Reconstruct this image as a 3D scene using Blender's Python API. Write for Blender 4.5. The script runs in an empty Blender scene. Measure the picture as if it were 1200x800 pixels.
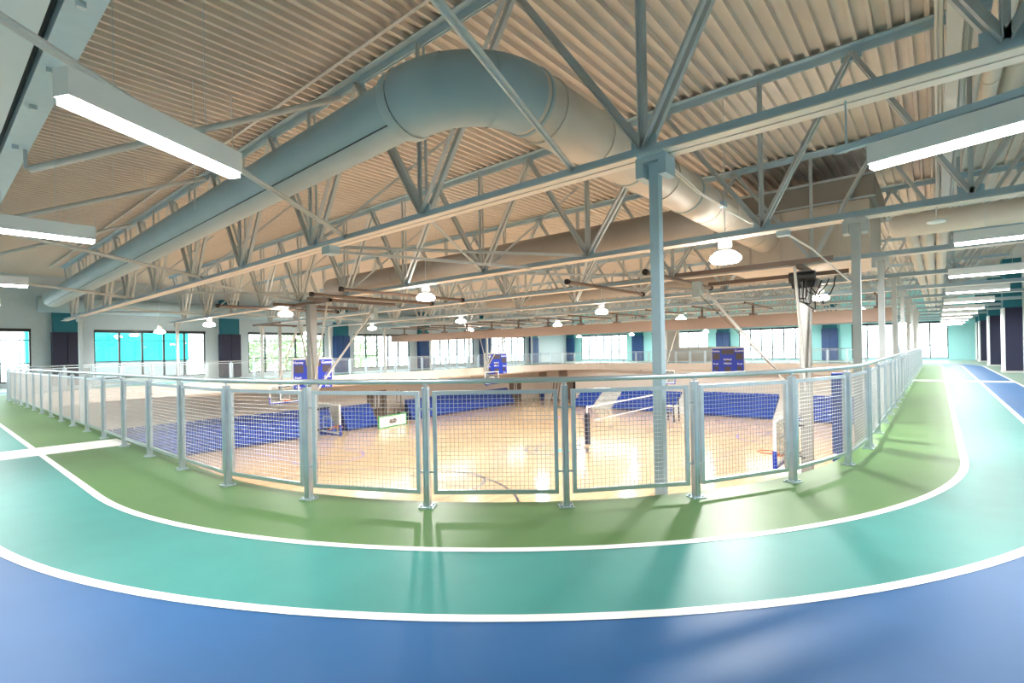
import bpy, bmesh, math, random
from mathutils import Vector, Matrix
random.seed(7)
S = bpy.context.scene
COL = S.collection
PI = math.pi

# ------------------------------------------------------------------ camera
cam = bpy.data.objects.new('camera', bpy.data.cameras.new('camera'))
COL.objects.link(cam)
Rm = ((0.7642589, 0.0146847, 0.6447423), (0.6446238, 0.0123618, -0.7644000), (-0.0191951, 0.9998158, -0.0000185))
cam.matrix_world = Matrix(((*Rm[0], 0), (*Rm[1], 0), (*Rm[2], 1.35), (0, 0, 0, 1)))
cam.data.sensor_width = 36
cam.data.lens = 17.716
cam.data.shift_y = 0.00963
cam.data.clip_start = 0.05
cam.data.clip_end = 400
S.camera = cam

# ------------------------------------------------------------------ world (bright overcast sky)
W = bpy.data.worlds.new('overcast_sky')
S.world = W
W.use_nodes = True
nt = W.node_tree
bg = nt.nodes['Background']
bg.inputs['Color'].default_value = (0.90, 0.97, 1.0, 1)
bg.inputs['Strength'].default_value = 4.6

# ------------------------------------------------------------------ exposure
S.view_settings.view_transform = 'Standard'
S.view_settings.look = 'None'
S.view_settings.gamma = 1
S.view_settings.exposure = 0.72
S.cycles.use_denoising = True
S.cycles.max_bounces = 8
S.cycles.diffuse_bounces = 5
S.cycles.transparent_max_bounces = 16
S.cycles.sample_clamp_indirect = 6
HB_POWER = 340     # high-bay lamp, W
LED_POWER = 62     # linear lamp, W

# ------------------------------------------------------------------ materials
def mat(name, col, rough=0.5, metal=0.0, var=0.0, vscale=6.0, bump=0.0, bscale=120.0, spec=0.5, emit=0.0, ecol=None):
    m = bpy.data.materials.new(name)
    m.use_nodes = True
    t = m.node_tree
    p = t.nodes['Principled BSDF']
    p.inputs['Base Color'].default_value = (*col, 1)
    p.inputs['Roughness'].default_value = rough
    p.inputs['Metallic'].default_value = metal
    p.inputs['Specular IOR Level'].default_value = spec
    if var or bump:
        tc = t.nodes.new('ShaderNodeTexCoord')
    if var:
        n = t.nodes.new('ShaderNodeTexNoise')
        n.inputs['Scale'].default_value = vscale
        n.inputs['Detail'].default_value = 4
        t.links.new(tc.outputs['Object'], n.inputs['Vector'])
        r = t.nodes.new('ShaderNodeValToRGB')
        r.color_ramp.elements[0].position = 0.3
        r.color_ramp.elements[1].position = 0.7
        r.color_ramp.elements[0].color = (*[c * (1 - var) for c in col], 1)
        r.color_ramp.elements[1].color = (*[min(1, c * (1 + var)) for c in col], 1)
        t.links.new(n.outputs['Fac'], r.inputs['Fac'])
        t.links.new(r.outputs['Color'], p.inputs['Base Color'])
    if bump:
        n2 = t.nodes.new('ShaderNodeTexNoise')
        n2.inputs['Scale'].default_value = bscale
        t.links.new(tc.outputs['Object'], n2.inputs['Vector'])
        b = t.nodes.new('ShaderNodeBump')
        b.inputs['Strength'].default_value = bump
        b.inputs['Distance'].default_value = 0.005
        t.links.new(n2.outputs['Fac'], b.inputs['Height'])
        t.links.new(b.outputs['Normal'], p.inputs['Normal'])
    if emit:
        p.inputs['Emission Color'].default_value = (*(ecol or col), 1)
        p.inputs['Emission Strength'].default_value = emit
    return m

MT = {}
MT['green'] = mat('green_rubber_lane', (0.095, 0.195, 0.068), 0.44, var=0.04, vscale=3, bump=0.04, spec=0.24)
MT['teal'] = mat('teal_rubber_lane', (0.055, 0.265, 0.245), 0.44, var=0.04, vscale=3, bump=0.04, spec=0.24)
MT['blue'] = mat('blue_rubber_lane', (0.025, 0.12, 0.30), 0.46, var=0.04, vscale=3, bump=0.04, spec=0.24)
MT['outer'] = mat('grey_green_rubber', (0.20, 0.30, 0.24), 0.4, var=0.04, vscale=3)
MT['line'] = mat('white_line_paint', (0.86, 0.87, 0.86), 0.4)
MT['slab'] = mat('cream_slab_paint', (0.70, 0.62, 0.54), 0.7)
MT['steel'] = mat('blue_grey_steel_paint', (0.43, 0.58, 0.67), 0.45, var=0.03)
MT['truss'] = mat('light_grey_truss_paint', (0.53, 0.58, 0.60), 0.5, var=0.04)
MT['deck'] = mat('off_white_deck_paint', (0.66, 0.61, 0.555), 0.6, var=0.05, vscale=1.5)
MT['duct'] = mat('painted_duct', (0.36, 0.47, 0.52), 0.5, var=0.04, vscale=2)
MT['duct_warm'] = mat('pale_beige_duct', (0.62, 0.56, 0.49), 0.5, var=0.04, vscale=2)
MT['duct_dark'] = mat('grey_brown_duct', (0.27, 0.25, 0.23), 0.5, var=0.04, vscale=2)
MT['flange'] = mat('flange_bounce_light_paint', (0.82, 0.75, 0.69), 0.5)  # warm bounce from the gym floor, put into the colour of the undersides
MT['panel'] = mat('pale_blue_white_panel', (0.58, 0.68, 0.73), 0.45)
MT['band'] = mat('duct_band_paint', (0.40, 0.50, 0.53), 0.45)
MT['pipe'] = mat('white_pipe_paint', (0.68, 0.68, 0.65), 0.4)
MT['galv'] = mat('galvanised_steel', (0.57, 0.66, 0.72), 0.32, 0.85, var=0.06, vscale=8)
MT['wire'] = mat('galvanised_wire', (0.60, 0.62, 0.62), 0.4, 0.6)
MT['dark'] = mat('dark_frame', (0.03, 0.035, 0.04), 0.4)
MT['brown'] = mat('brown_steel', (0.16, 0.12, 0.10), 0.5)
MT['black'] = mat('black_rubber', (0.012, 0.012, 0.014), 0.6)
MT['wallw'] = mat('cool_white_wall', (0.62, 0.70, 0.74), 0.7, var=0.02)
MT['wallt'] = mat('turquoise_wall', (0.45, 0.90, 0.93), 0.7, var=0.02)
MT['wallc'] = mat('cream_gym_wall', (0.88, 0.81, 0.74), 0.75, var=0.02)
MT['navy'] = mat('navy_wall_pad', (0.012, 0.012, 0.045), 0.5)
MT['navyb'] = mat('blue_wall_pad', (0.02, 0.07, 0.22), 0.5)
MT['tealtop'] = mat('petrol_paint', (0.01, 0.16, 0.22), 0.6)
MT['white'] = mat('white_enamel', (0.90, 0.91, 0.91), 0.35)
MT['bseat'] = mat('blue_bleacher_plastic', (0.022, 0.075, 0.40), 0.35, var=0.08, vscale=1.0)
MT['bdark'] = mat('dark_blue_riser', (0.015, 0.03, 0.17), 0.5)
MT['sblue'] = mat('scoreboard_blue', (0.006, 0.03, 0.36), 0.35)
MT['digit'] = mat('digit_window', (0.06, 0.045, 0.055), 0.3)
MT['orange'] = mat('orange_rim', (0.75, 0.13, 0.03), 0.4)
MT['wood_door'] = mat('brown_door', (0.20, 0.15, 0.12), 0.5, var=0.1)
MT['signgreen'] = mat('green_edge', (0.05, 0.35, 0.10), 0.5)
MT['beige'] = mat('beige_curtain_vinyl', (0.33, 0.25, 0.21), 0.7, var=0.04, vscale=0.8)
MT['mast'] = mat('mid_grey_mast', (0.34, 0.35, 0.34), 0.4, 0.3)
MT['ltgrey'] = mat('light_grey_paint', (0.58, 0.58, 0.56), 0.5)
MT['purple'] = mat('purple_court_line', (0.16, 0.12, 0.42), 0.3)
MT['blackline'] = mat('black_court_line', (0.03, 0.03, 0.04), 0.3)
MT['logoteal'] = mat('teal_court_logo', (0.03, 0.45, 0.42), 0.3)
MT['red'] = mat('red_mark', (0.6, 0.03, 0.03), 0.4)
MT['leaf'] = mat('tree_leaf', (0.34, 0.46, 0.25), 0.7, var=0.3, vscale=2)
MT['bark'] = mat('tree_bark', (0.2, 0.15, 0.1), 0.8)
MT['ground'] = mat('pale_paving', (0.55, 0.56, 0.55), 0.8, var=0.05)
MT['facade'] = mat('teal_facade_panel', (0.0, 0.50, 0.47), 0.5)
MT['facadeg'] = mat('grey_facade_panel', (0.22, 0.24, 0.25), 0.6)
MT['led'] = mat('led_lens', (1, 1, 1), 0.4, emit=9.0, ecol=(1.0, 0.97, 0.92))
MT['hb'] = mat('lamp_lens', (1, 1, 1), 0.4, emit=30.0, ecol=(1.0, 0.95, 0.86))

def glass(name, tint, fac=0.06):
    m = bpy.data.materials.new(name)
    m.use_nodes = True
    t = m.node_tree
    for n in list(t.nodes):
        t.nodes.remove(n)
    o = t.nodes.new('ShaderNodeOutputMaterial')
    tr = t.nodes.new('ShaderNodeBsdfTransparent')
    tr.inputs['Color'].default_value = (*tint, 1)
    gl = t.nodes.new('ShaderNodeBsdfGlossy')
    gl.inputs['Roughness'].default_value = 0.02
    lw = t.nodes.new('ShaderNodeLayerWeight')
    pw = t.nodes.new('ShaderNodeMath'); pw.operation = 'POWER'; pw.inputs[1].default_value = 4
    fr = t.nodes.new('ShaderNodeMath'); fr.operation = 'MULTIPLY_ADD'; fr.inputs[1].default_value = 0.5; fr.inputs[2].default_value = 0.04
    t.links.new(lw.outputs['Facing'], pw.inputs[0])
    t.links.new(pw.outputs[0], fr.inputs[0])
    mx = t.nodes.new('ShaderNodeMixShader')
    t.links.new(fr.outputs[0], mx.inputs[0])
    t.links.new(tr.outputs[0], mx.inputs[1])
    t.links.new(gl.outputs[0], mx.inputs[2])
    t.links.new(mx.outputs[0], o.inputs[0])
    return m
MT['glass'] = glass('window_glass', (0.93, 0.98, 0.97))
MT['acrylic'] = glass('clear_backboard', (0.86, 0.93, 0.97))

def wood_floor():
    m = bpy.data.materials.new('maple_boards')
    m.use_nodes = True
    t = m.node_tree
    p = t.nodes['Principled BSDF']
    tc = t.nodes.new('ShaderNodeTexCoord')
    mp = t.nodes.new('ShaderNodeMapping')
    mp.inputs['Rotation'].default_value = (0, 0, PI / 2)
    t.links.new(tc.outputs['Object'], mp.inputs['Vector'])
    br = t.nodes.new('ShaderNodeTexBrick')
    br.inputs['Scale'].default_value = 1.0
    br.inputs['Brick Width'].default_value = 1.6
    br.inputs['Row Height'].default_value = 0.12
    br.inputs['Mortar Size'].default_value = 0.002
    br.inputs['Color1'].default_value = (0.56, 0.385, 0.225, 1)
    br.inputs['Color2'].default_value = (0.64, 0.465, 0.29, 1)
    br.inputs['Mortar'].default_value = (0.45, 0.28, 0.14, 1)
    t.links.new(mp.outputs[0], br.inputs['Vector'])
    t.links.new(br.outputs['Color'], p.inputs['Base Color'])
    p.inputs['Roughness'].default_value = 0.13
    p.inputs['Specular IOR Level'].default_value = 0.8
    return m
MT['maple'] = wood_floor()

# ------------------------------------------------------------------ mesh helpers
class MB:
    def __init__(s):
        s.v = []; s.f = []; s.m = []; s.cur = 0
    def add(s, vs, fs):
        o = len(s.v)
        s.v += [tuple(v) for v in vs]
        for f in fs:
            s.f.append(tuple(i + o for i in f)); s.m.append(s.cur)
        return s
    def box(s, x0, x1, y0, y1, z0, z1):
        vs = [(x0, y0, z0), (x1, y0, z0), (x1, y1, z0), (x0, y1, z0), (x0, y0, z1), (x1, y0, z1), (x1, y1, z1), (x0, y1, z1)]
        return s.add(vs, [(3, 2, 1, 0), (4, 5, 6, 7), (0, 1, 5, 4), (1, 2, 6, 5), (2, 3, 7, 6), (3, 0, 4, 7)])
    def bar(s, p, q, w, h, up=(0, 0, 1)):
        p = Vector(p); q = Vector(q); d = (q - p).normalized(); u = Vector(up)
        if abs(d.dot(u)) > 0.98: u = Vector((0, 1, 0))
        a = d.cross(u).normalized() * (w / 2); b = a.cross(d).normalized() * (h / 2)
        vs = []
        for c in (p, q):
            vs += [c - a - b, c + a - b, c + a + b, c - a + b]
        return s.add(vs, [(0, 1, 2, 3), (7, 6, 5, 4), (0, 4, 5, 1), (1, 5, 6, 2), (2, 6, 7, 3), (3, 7, 4, 0)])
    def prism(s, prof, p, q, up=(0, 0, 1)):
        """profile (a,b) swept straight p->q; a along side, b along up"""
        p = Vector(p); q = Vector(q); d = (q - p).normalized(); u = Vector(up)
        if abs(d.dot(u)) > 0.98: u = Vector((0, 1, 0))
        a = d.cross(u).normalized(); b = a.cross(d).normalized()
        n = len(prof)
        vs = [p + a * x + b * y for x, y in prof] + [q + a * x + b * y for x, y in prof]
        fs = [tuple(range(n))[::-1], tuple(range(n, 2 * n))] + [(i, (i + 1) % n, n + (i + 1) % n, n + i) for i in range(n)]
        return s.add(vs, fs)
    def tube(s, pts, r, n=8, closed=False, caps=True):
        pts = [Vector(p) for p in pts]; k = len(pts); rings = []
        prev = None
        for i, p in enumerate(pts):
            if closed: d = pts[(i + 1) % k] - pts[i - 1]
            else: d = pts[min(i + 1, k - 1)] - pts[max(i - 1, 0)]
            d.normalize()
            if prev is None:
                u = Vector((0, 0, 1)) if abs(d.z) < 0.9 else Vector((0, 1, 0))
                a = d.cross(u).normalized()
            else:
                a = (prev - d * prev.dot(d)).normalized()
            prev = a
            b = a.cross(d)
            rr = r[i] if isinstance(r, (list, tuple)) else r
            rings.append([p + a * (rr * math.cos(2 * PI * j / n)) + b * (rr * math.sin(2 * PI * j / n)) for j in range(n)])
        vs = [v for g in rings for v in g]; fs = []
        for i in range(k if closed else k - 1):
            i2 = (i + 1) % k
            for j in range(n):
                fs.append((i * n + j, i * n + (j + 1) % n, i2 * n + (j + 1) % n, i2 * n + j))
        if caps and not closed:
            fs.append(tuple(range(n))[::-1]); fs.append(tuple(range((k - 1) * n, k * n)))
        return s.add(vs, fs)
    def lathe(s, prof, c=(0, 0, 0), n=16):
        vs = []; fs = []; k = len(prof)
        for r, z in prof:
            vs += [(c[0] + r * math.cos(2 * PI * j / n), c[1] + r * math.sin(2 * PI * j / n), c[2] + z) for j in range(n)]
        for i in range(k - 1):
            for j in range(n):
                fs.append((i * n + j, i * n + (j + 1) % n, (i + 1) * n + (j + 1) % n, (i + 1) * n + j))
        fs.append(tuple(range(n))[::-1]); fs.append(tuple(range((k - 1) * n, k * n)))
        return s.add(vs, fs)
    def mesh(s, name, mats, smooth=False):
        me = bpy.data.meshes.new(name)
        me.from_pydata(s.v, [], s.f)
        if not isinstance(mats, (list, tuple)): mats = [mats]
        for m in mats: me.materials.append(m)
        if len(mats) > 1:
            for p, i in zip(me.polygons, s.m): p.material_index = i
        if smooth:
            for p in me.polygons: p.use_smooth = True
            try: me.set_sharp_from_angle(angle=0.7)
            except Exception: pass
        me.update()
        return me

def tag(o, label=None, cat=None, group=None, kind=None):
    if label: o['label'] = label
    if cat: o['category'] = cat
    if group: o['group'] = group
    if kind: o['kind'] = kind
    return o

def ob(name, data, parent=None, loc=None, rot=None, world=True, **k):
    """link a mesh; world=True: mesh data is in world coordinates"""
    o = bpy.data.objects.new(name, data)
    COL.objects.link(o)
    if parent is not None:
        o.parent = parent
        if world:
            M = Matrix.Identity(4); q = parent
            while q is not None:
                M = M @ (q.matrix_parent_inverse @ q.matrix_basis if q.parent is None else Matrix.Identity(4)); q = q.parent
            if parent.parent is None: o.matrix_parent_inverse = parent.matrix_basis.inverted()
    if loc is not None: o.location = loc
    if rot is not None: o.rotation_euler = rot
    return tag(o, **k)

def mk(name, mb, m, parent=None, smooth=False, loc=None, rot=None, world=True, **k):
    return ob(name, mb.mesh(name, m, smooth), parent, loc, rot, world, **k)

def thing(name, label, cat, loc=(0, 0, 0), rz=0, group=None, kind=None):
    o = bpy.data.objects.new(name, None)
    o.empty_display_size = 0.1
    COL.objects.link(o)
    o.location = loc; o.rotation_euler = (0, 0, rz)
    return tag(o, label, cat, group, kind)

def struct(name, mb, m, parent=None, label=None, smooth=False):
    return mk(name, mb, m, parent, smooth, label=label, kind='structure' if parent is None else None)

def dup(o, parent=None):
    c = o.copy(); COL.objects.link(c)
    if parent is not None: c.parent = parent
    for ch in list(o.children): dup(ch, c)
    return c

ORD = ['first', 'second', 'third', 'fourth', 'fifth', 'sixth', 'seventh', 'eighth', 'ninth', 'tenth', 'eleventh', 'twelfth', 'thirteenth', 'fourteenth', 'fifteenth', 'sixteenth']

# ------------------------------------------------------------------ layout constants (metres; track floor z = 0)
G = -4.4                       # gym floor
XL, XR, YF, YB = -35.4, 2.85, 53.0, -2.4
KL, KF, KG = 0.837, 0.914, 0.93     # depth factors of the left wall, far wall and gym
G2 = 1.35 + (G - 1.35) * KG     # finished level of the gym floor
RX0, RX1, RY0, RY1, RR = -30.3, -0.70, 2.07, 44.5, 5.65    # guardrail rounded rectangle
CT = (RX1 - RR, RY0 + RR)      # centre of the near corner arc

def loop(off, nnear=48, nfar=14):
    """closed rounded-rectangle loop offset outward by off; starts at far end of right straight, runs toward the camera"""
    R = RR + off
    pts = []
    def arc(cx, cy, a0, a1, n):
        for i in range(n + 1):
            a = math.radians(a0 + (a1 - a0) * i / n)
            pts.append((cx + R * math.cos(a), cy + R * math.sin(a)))
    arc(RX1 - RR, RY0 + RR, 0, -90, nnear)
    for i in range(1, 20): pts.append((RX1 - RR + (RX0 - RX1 + 2 * RR) * i / 20, RY0 - off))
    arc(RX0 + RR, RY0 + RR, -90, -180, nfar)
    for i in range(1, 20): pts.append((RX0 - off, RY0 + RR + (RY1 - RY0 - 2 * RR) * i / 20))
    arc(RX0 + RR, RY1 - RR, 180, 90, nfar)
    for i in range(1, 20): pts.append((RX0 + RR + (RX1 - RX0 - 2 * RR) * i / 20, RY1 + off))
    arc(RX1 - RR, RY1 - RR, 90, 0, nfar)
    for i in range(1, 20): pts.append((RX1 + off, RY1 - RR - (RY1 - RY0 - 2 * RR) * i / 20))
    return pts

def band(mb, o0, o1, z, flip=False):
    a = loop(o0); b = loop(o1); n = len(a)
    vs = [(x, y, z) for x, y in a] + [(x, y, z) for x, y in b]
    fs = []
    for i in range(n):
        j = (i + 1) % n
        f = (i, j, n + j, n + i)
        fs.append(f if flip else f[::-1])
    mb.add(vs, fs)

# ------------------------------------------------------------------ track floor
OFF_IN, OFF_OUT, OFF_3, EDGE = 0.92, 1.80, 2.68, -0.17
fm = MB()
band(fm, EDGE, OFF_IN, 0, True); fm.cur = 1
band(fm, OFF_IN, OFF_OUT, 0, True); fm.cur = 2
band(fm, OFF_OUT, OFF_3, 0, True); fm.cur = 3
a = loop(OFF_3); n = len(a); cx, cy = (RX0 + RX1) / 2, (RY0 + RY1) / 2
ext = []
for x, y in a:
    dx, dy = x - cx, y - cy
    k = 1e9
    if dx > 1e-6: k = min(k, (XR + 6 - cx) / dx)
    if dx < -1e-6: k = min(k, (XL - 6 - cx) / dx)
    if dy > 1e-6: k = min(k, (YF + 6 - cy) / dy)
    if dy < -1e-6: k = min(k, (YB - 6 - cy) / dy)
    ext.append((cx + dx * k, cy + dy * k))
# outer floor: clamp to the building rectangle (corners added)
cl = lambda p: (min(max(p[0], XL - 0.25), XR + 0.25), min(max(p[1], YB - 0.25), YF + 0.25))
ext = [cl(p) for p in ext]
fm.add([(x, y, 0) for x, y in a] + [(x, y, 0) for x, y in ext], [(i, (i + 1) % n, n + (i + 1) % n, n + i) for i in range(n)])
fm.cur = 4     # slab edge, underside
for o, z0, z1 in ((EDGE, -0.62, 0.0),):
    e = loop(o); k = len(e)
    fm.add([(x, y, z0) for x, y in e] + [(x, y, z1) for x, y in e], [(i, (i + 1) % k, k + (i + 1) % k, k + i)[::-1] for i in range(k)])
e = loop(EDGE); k = len(e)
ext2 = [(cx + (x - cx) * 1.0, cy + (y - cy) * 1.0) for x, y in loop(7.5)]
fm.add([(x, y, -0.62) for x, y in e] + [(x, y, -0.62) for x, y in ext2], [(i, (i + 1) % k, k + (i + 1) % k, k + i)[::-1] for i in range(k)])
floor = struct('floor', fm, [MT['green'], MT['teal'], MT['blue'], MT['outer'], MT['slab']], label='elevated running track floor with green, teal and blue rubber lanes')
for o, nm in ((OFF_IN, 'white line between green and teal lanes'), (OFF_OUT, 'white line between teal and blue lanes'), (OFF_3, 'white outer edge line of the blue lane')):
    b = MB(); band(b, o - 0.035, o + 0.035, 0.003, True)
    mk('lane_line', b, MT['line'], floor, label=nm)
b = MB(); b.add([(-10.65, RY0 + 0.12, 0.002), (-9.75, RY0 + 0.12, 0.002), (-9.75, -0.9, 0.002), (-10.65, -0.9, 0.002)][::-1], [(0, 1, 2, 3)])
mk('cross_line', b, MT['line'], floor, label='broad white cross line over the left lanes')
b = MB(); b.add([(RX1 - 0.1, 23.3, 0.002), (RX1 - 0.1, 24.2, 0.002), (2.0, 24.2, 0.002), (2.0, 23.3, 0.002)][::-1], [(0, 1, 2, 3)])
mk('cross_line', b, MT['line'], floor, label='white cross line over the right lanes')

# fascia beams under the far slab edges
b = MB()
for i in range(9):
    y0 = 9 + i * 3.6
    b.box(RX0 - 0.25, RX0 - 0.02, y0, y0 + 3.5, -0.75, -0.05)
struct('trim_1', b, MT['slab'], label='stepped cream fascia beam below the left far edge')
b = MB()
for i in range(7):
    x0 = -24.6 + i * 3.1
    b.box(x0, x0 + 3.04, RY1 + 0.02, RY1 + 0.25, -0.78 - 0.12 * (i > 1), -0.05)
struct('trim_2', b, MT['slab'], label='cream fascia beam below the far edge')

GYM = []      # everything on the lower level; set to its finished scale at the end
# ------------------------------------------------------------------ gym floor and lower walls
b = MB(); b.box(-37.9, 3.2, YB, 48.8, G - 0.2, G)
NG0 = len(COL.objects)
gym = struct('floor', b, MT['maple'], label='lower gym floor of pale maple boards')
def ring(cx, cy, r0, r1, z, a0=0, a1=360, n=48):
    mb = MB(); vs = []
    for i in range(n + 1):
        a = math.radians(a0 + (a1 - a0) * i / n)
        vs += [(cx + r0 * math.cos(a), cy + r0 * math.sin(a), z), (cx + r1 * math.cos(a), cy + r1 * math.sin(a), z)]
    mb.add(vs, [(2 * i, 2 * i + 1, 2 * i + 3, 2 * i + 2) for i in range(n)])
    return mb
def flat(mb, x0, x1, y0, y1, z):
    mb.add([(x0, y0, z), (x1, y0, z), (x1, y1, z), (x0, y1, z)], [(0, 1, 2, 3)])
GC = (-17.0, 24.0)
Z1 = G + 0.004
mk('court_circle', ring(*GC, 1.70, 1.88, Z1), MT['blackline'], gym)
mk('court_circle', ring(*GC, 1.15, 1.32, Z1), MT['blackline'], gym)
lg = MB()
lg.add([(GC[0] + 0.45 + x * 0.5, GC[1] + y * 0.7, Z1) for x, y in ((-0.9, -0.5), (0.2, -0.7), (0.9, -0.2), (0.7, 0.5), (0.0, 0.3), (-0.6, 0.6))], [(0, 1, 2, 3, 4, 5)])
mk('court_logo', lg, MT['logoteal'], gym, label='small teal emblem in the centre circle')
ln = MB(); flat(ln, -26, -8, GC[1] - 0.03, GC[1] + 0.03, Z1 - 0.001)
flat(ln, -25.4, -25.35, 9.4, 40.0, Z1); flat(ln, -8.7, -8.65, 9.4, 40.0, Z1)
flat(ln, -25.4, -8.7, 9.4, 9.45, Z1); flat(ln, -25.4, -8.7, 39.95, 40.0, Z1)
mk('court_boundary', ln, MT['blackline'], gym, kind='stuff')
for cy2, s in ((10.2, 1), (39.2, -1)):
    l2 = MB(); flat(l2, -19.0, -18.95, min(cy2 - s, cy2 + s * 4.8), max(cy2 - s, cy2 + s * 4.8), Z1); flat(l2, -15.05, -15.0, min(cy2 - s, cy2 + s * 4.8), max(cy2 - s, cy2 + s * 4.8), Z1)
    flat(l2, -19, -15, cy2 + s * 4.8 - 0.03, cy2 + s * 4.8 + 0.03, Z1)
    mk('key_lines', l2, MT['blackline'], gym, kind='stuff')
    mk('key_arc', ring(-17, cy2 + s * 4.8, 1.93, 2.05, Z1, 0 if s > 0 else 180, 180 if s > 0 else 360, 28), MT['blackline'], gym)
    mk('three_point_arc', ring(-17, cy2, 6.52, 6.64, Z1, 8 if s > 0 else 188, 172 if s > 0 else 352, 40), MT['blackline'], gym)
for cx2, cy2, s in ((-31.3, 15.0, 1), (-31.4, 34.6, 1), (-3.2, 14.06, -1), (-3.2, 34.6, -1)):
    mk('side_key_arc', ring(cx2 + s * 4.8, cy2, 1.93, 2.05, Z1, -90 if s > 0 else 90, 90 if s > 0 else 270, 28), MT['purple'], gym)
    l2 = MB(); flat(l2, min(cx2, cx2 + s * 4.8), max(cx2, cx2 + s * 4.8), cy2 - 1.9, cy2 - 1.84, Z1); flat(l2, min(cx2, cx2 + s * 4.8), max(cx2, cx2 + s * 4.8), cy2 + 1.84, cy2 + 1.9, Z1)
    mk('side_key_lines', l2, MT['purple'], gym, kind='stuff')
b = MB(); b.box(-38.3, -37.8, YB, 49.1, G, -0.78)
wl = struct('wall_left', b, MT['wallc'], label='lower cream gym wall on the left')
b = MB(); b.box(-38.3, 3.3, 48.7, 49.1, G, -0.78)
struct('wall_back', b, MT['wallc'], label='lower cream gym wall at the far end')
b = MB(); b.box(3.0, 3.3, YB, 48.7, G, -0.78)
struct('wall_right', b, MT['wallc'], label='lower gym wall below the right lanes')
b = MB(); b.box(-38.3, 3.3, YB - 0.3, YB, G, -0.78)
struct('wall_front', b, MT['wallc'], label='lower gym wall below the camera')

GYM += list(COL.objects)[NG0:]
# ------------------------------------------------------------------ upper walls with window openings
TOP = 5.9
ZL = (1.35 - 1.32 * KL, 1.35 + 1.95 * KL)
ZF = (1.35 - 1.32 * KF, 1.35 + 1.95 * KF)
LWIN = [c * KL for c in (1.3, 10.9, 20.6, 30.2, 39.8, 49.6)]; LW = 6.6 * KL
FWIN = [(c * KF, w * KF) for c, w in ((-39.0, 1.9), (-33.3, 6.8), (-23.2, 6.8), (-13.2, 6.6), (-2.75, 7.0))]
b = MB()
cuts = sorted((c - LW / 2, c + LW / 2) for c in LWIN)
prev = YB - 0.3
for y0, y1 in cuts:
    y0 = max(y0, YB); b.box(XL - 0.3, XL, prev, y0, -0.3, TOP)
    b.box(XL - 0.3, XL, y0, y1, ZL[1], TOP); b.box(XL - 0.3, XL, y0, y1, -0.3, ZL[0]); prev = y1
b.box(XL - 0.3, XL, prev, YF + 0.3, -0.3, TOP)
struct('wall_left', b, MT['wallw'], label='pale grey blue upper wall with wide windows on the left')
b = MB(); prev = XL
for c, w in FWIN:
    x0, x1 = c - w / 2, c + w / 2
    if x0 > prev: b.box(prev, x0, YF, YF + 0.3, -0.3, TOP)
    b.box(x0, x1, YF, YF + 0.3, ZF[1], TOP); b.box(x0, x1, YF, YF + 0.3, -0.3, ZF[0]); prev = x1
b.box(prev, XR + 0.3, YF, YF + 0.3, -0.3, TOP)
struct('wall_back', b, MT['wallt'], label='turquoise upper wall with wide windows at the far end')
b = MB(); b.box(XR, XR + 0.3, YB, YF, -0.3, TOP)
struct('wall_right', b, MT['wallw'], label='upper wall along the right lanes')
b = MB(); b.box(XL - 0.3, XR + 0.3, YB - 0.3, YB, -0.3, TOP)
struct('wall_front', b, MT['wallw'], label='upper wall behind the camera')

wn = [0]
def window(loc, rz, width, ncol, z0, z1):
    """local: x across, z up, y = thickness; window faces local -y"""
    wn[0] += 1
    H = z1 - z0; k = H / 3.27
    loc = (loc[0], loc[1], z0)
    t = thing('window_%d' % wn[0], None, None, loc, rz, kind='structure')
    f = MB(); w = width / 2
    f.box(-w, -w + 0.07, -0.06, 0.06, 0, H - 0.16); f.box(w - 0.07, w, -0.06, 0.06, 0, H - 0.16); f.box(-w + 0.07, w - 0.07, -0.06, 0.06, 0, 0.07)
    mk('window_frame', f, MT['dark'], t, world=False)
    h = MB(); h.box(-w, w, -0.16, 0.08, H - 0.16, H)
    mk('window_header', h, MT['dark'], t, world=False)
    zr = [0.07, 1.16 * k, 2.56 * k, H - 0.16]
    cw = (width - 0.14) / ncol
    mm = MB().box(-0.05, 0.05, -0.05, 0.05, 0.07, H - 0.16).mesh('mullion', MT['dark'])
    for i in range(1, ncol): ob('mullion', mm, t, (-w + 0.07 + cw * i, 0, 0), world=False)
    tm = MB().box(-w + 0.07, w - 0.07, -0.04, 0.04, -0.025, 0.025).mesh('transom', MT['dark'])
    for z in zr[1:3]: ob('transom', tm, t, (0, 0, z), world=False)
    for r in range(3):
        pm = MB().box(-cw / 2 + 0.025, cw / 2 - 0.025, -0.004, 0.004, zr[r] + 0.02, zr[r + 1] - 0.02).mesh('pane', MT['glass'])
        for i in range(ncol): ob('pane', pm, t, (-w + 0.07 + cw * (i + 0.5), 0, 0), world=False)
    # sky portal helps the daylight through this opening to be sampled
    pl = bpy.data.lights.new('window_daylight', 'AREA')
    pl.shape = 'RECTANGLE'; pl.size = width; pl.size_y = H; pl.cycles.is_portal = True
    po = bpy.data.objects.new('window_daylight', pl); COL.objects.link(po)
    R = Matrix.Rotation(rz, 4, 'Z')
    po.matrix_world = Matrix.Translation(loc) @ R @ Matrix.Translation((0, 0.35, H / 2)) @ Matrix.Rotation(-PI / 2, 4, 'X')
    return t
for c in LWIN: window((XL - 0.12, c, 0), PI / 2, LW, 5, *ZL)
for c, w in FWIN: window((c, YF + 0.12, 0), 0, w, max(2, round(w / 1.04)), *ZF)

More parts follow.
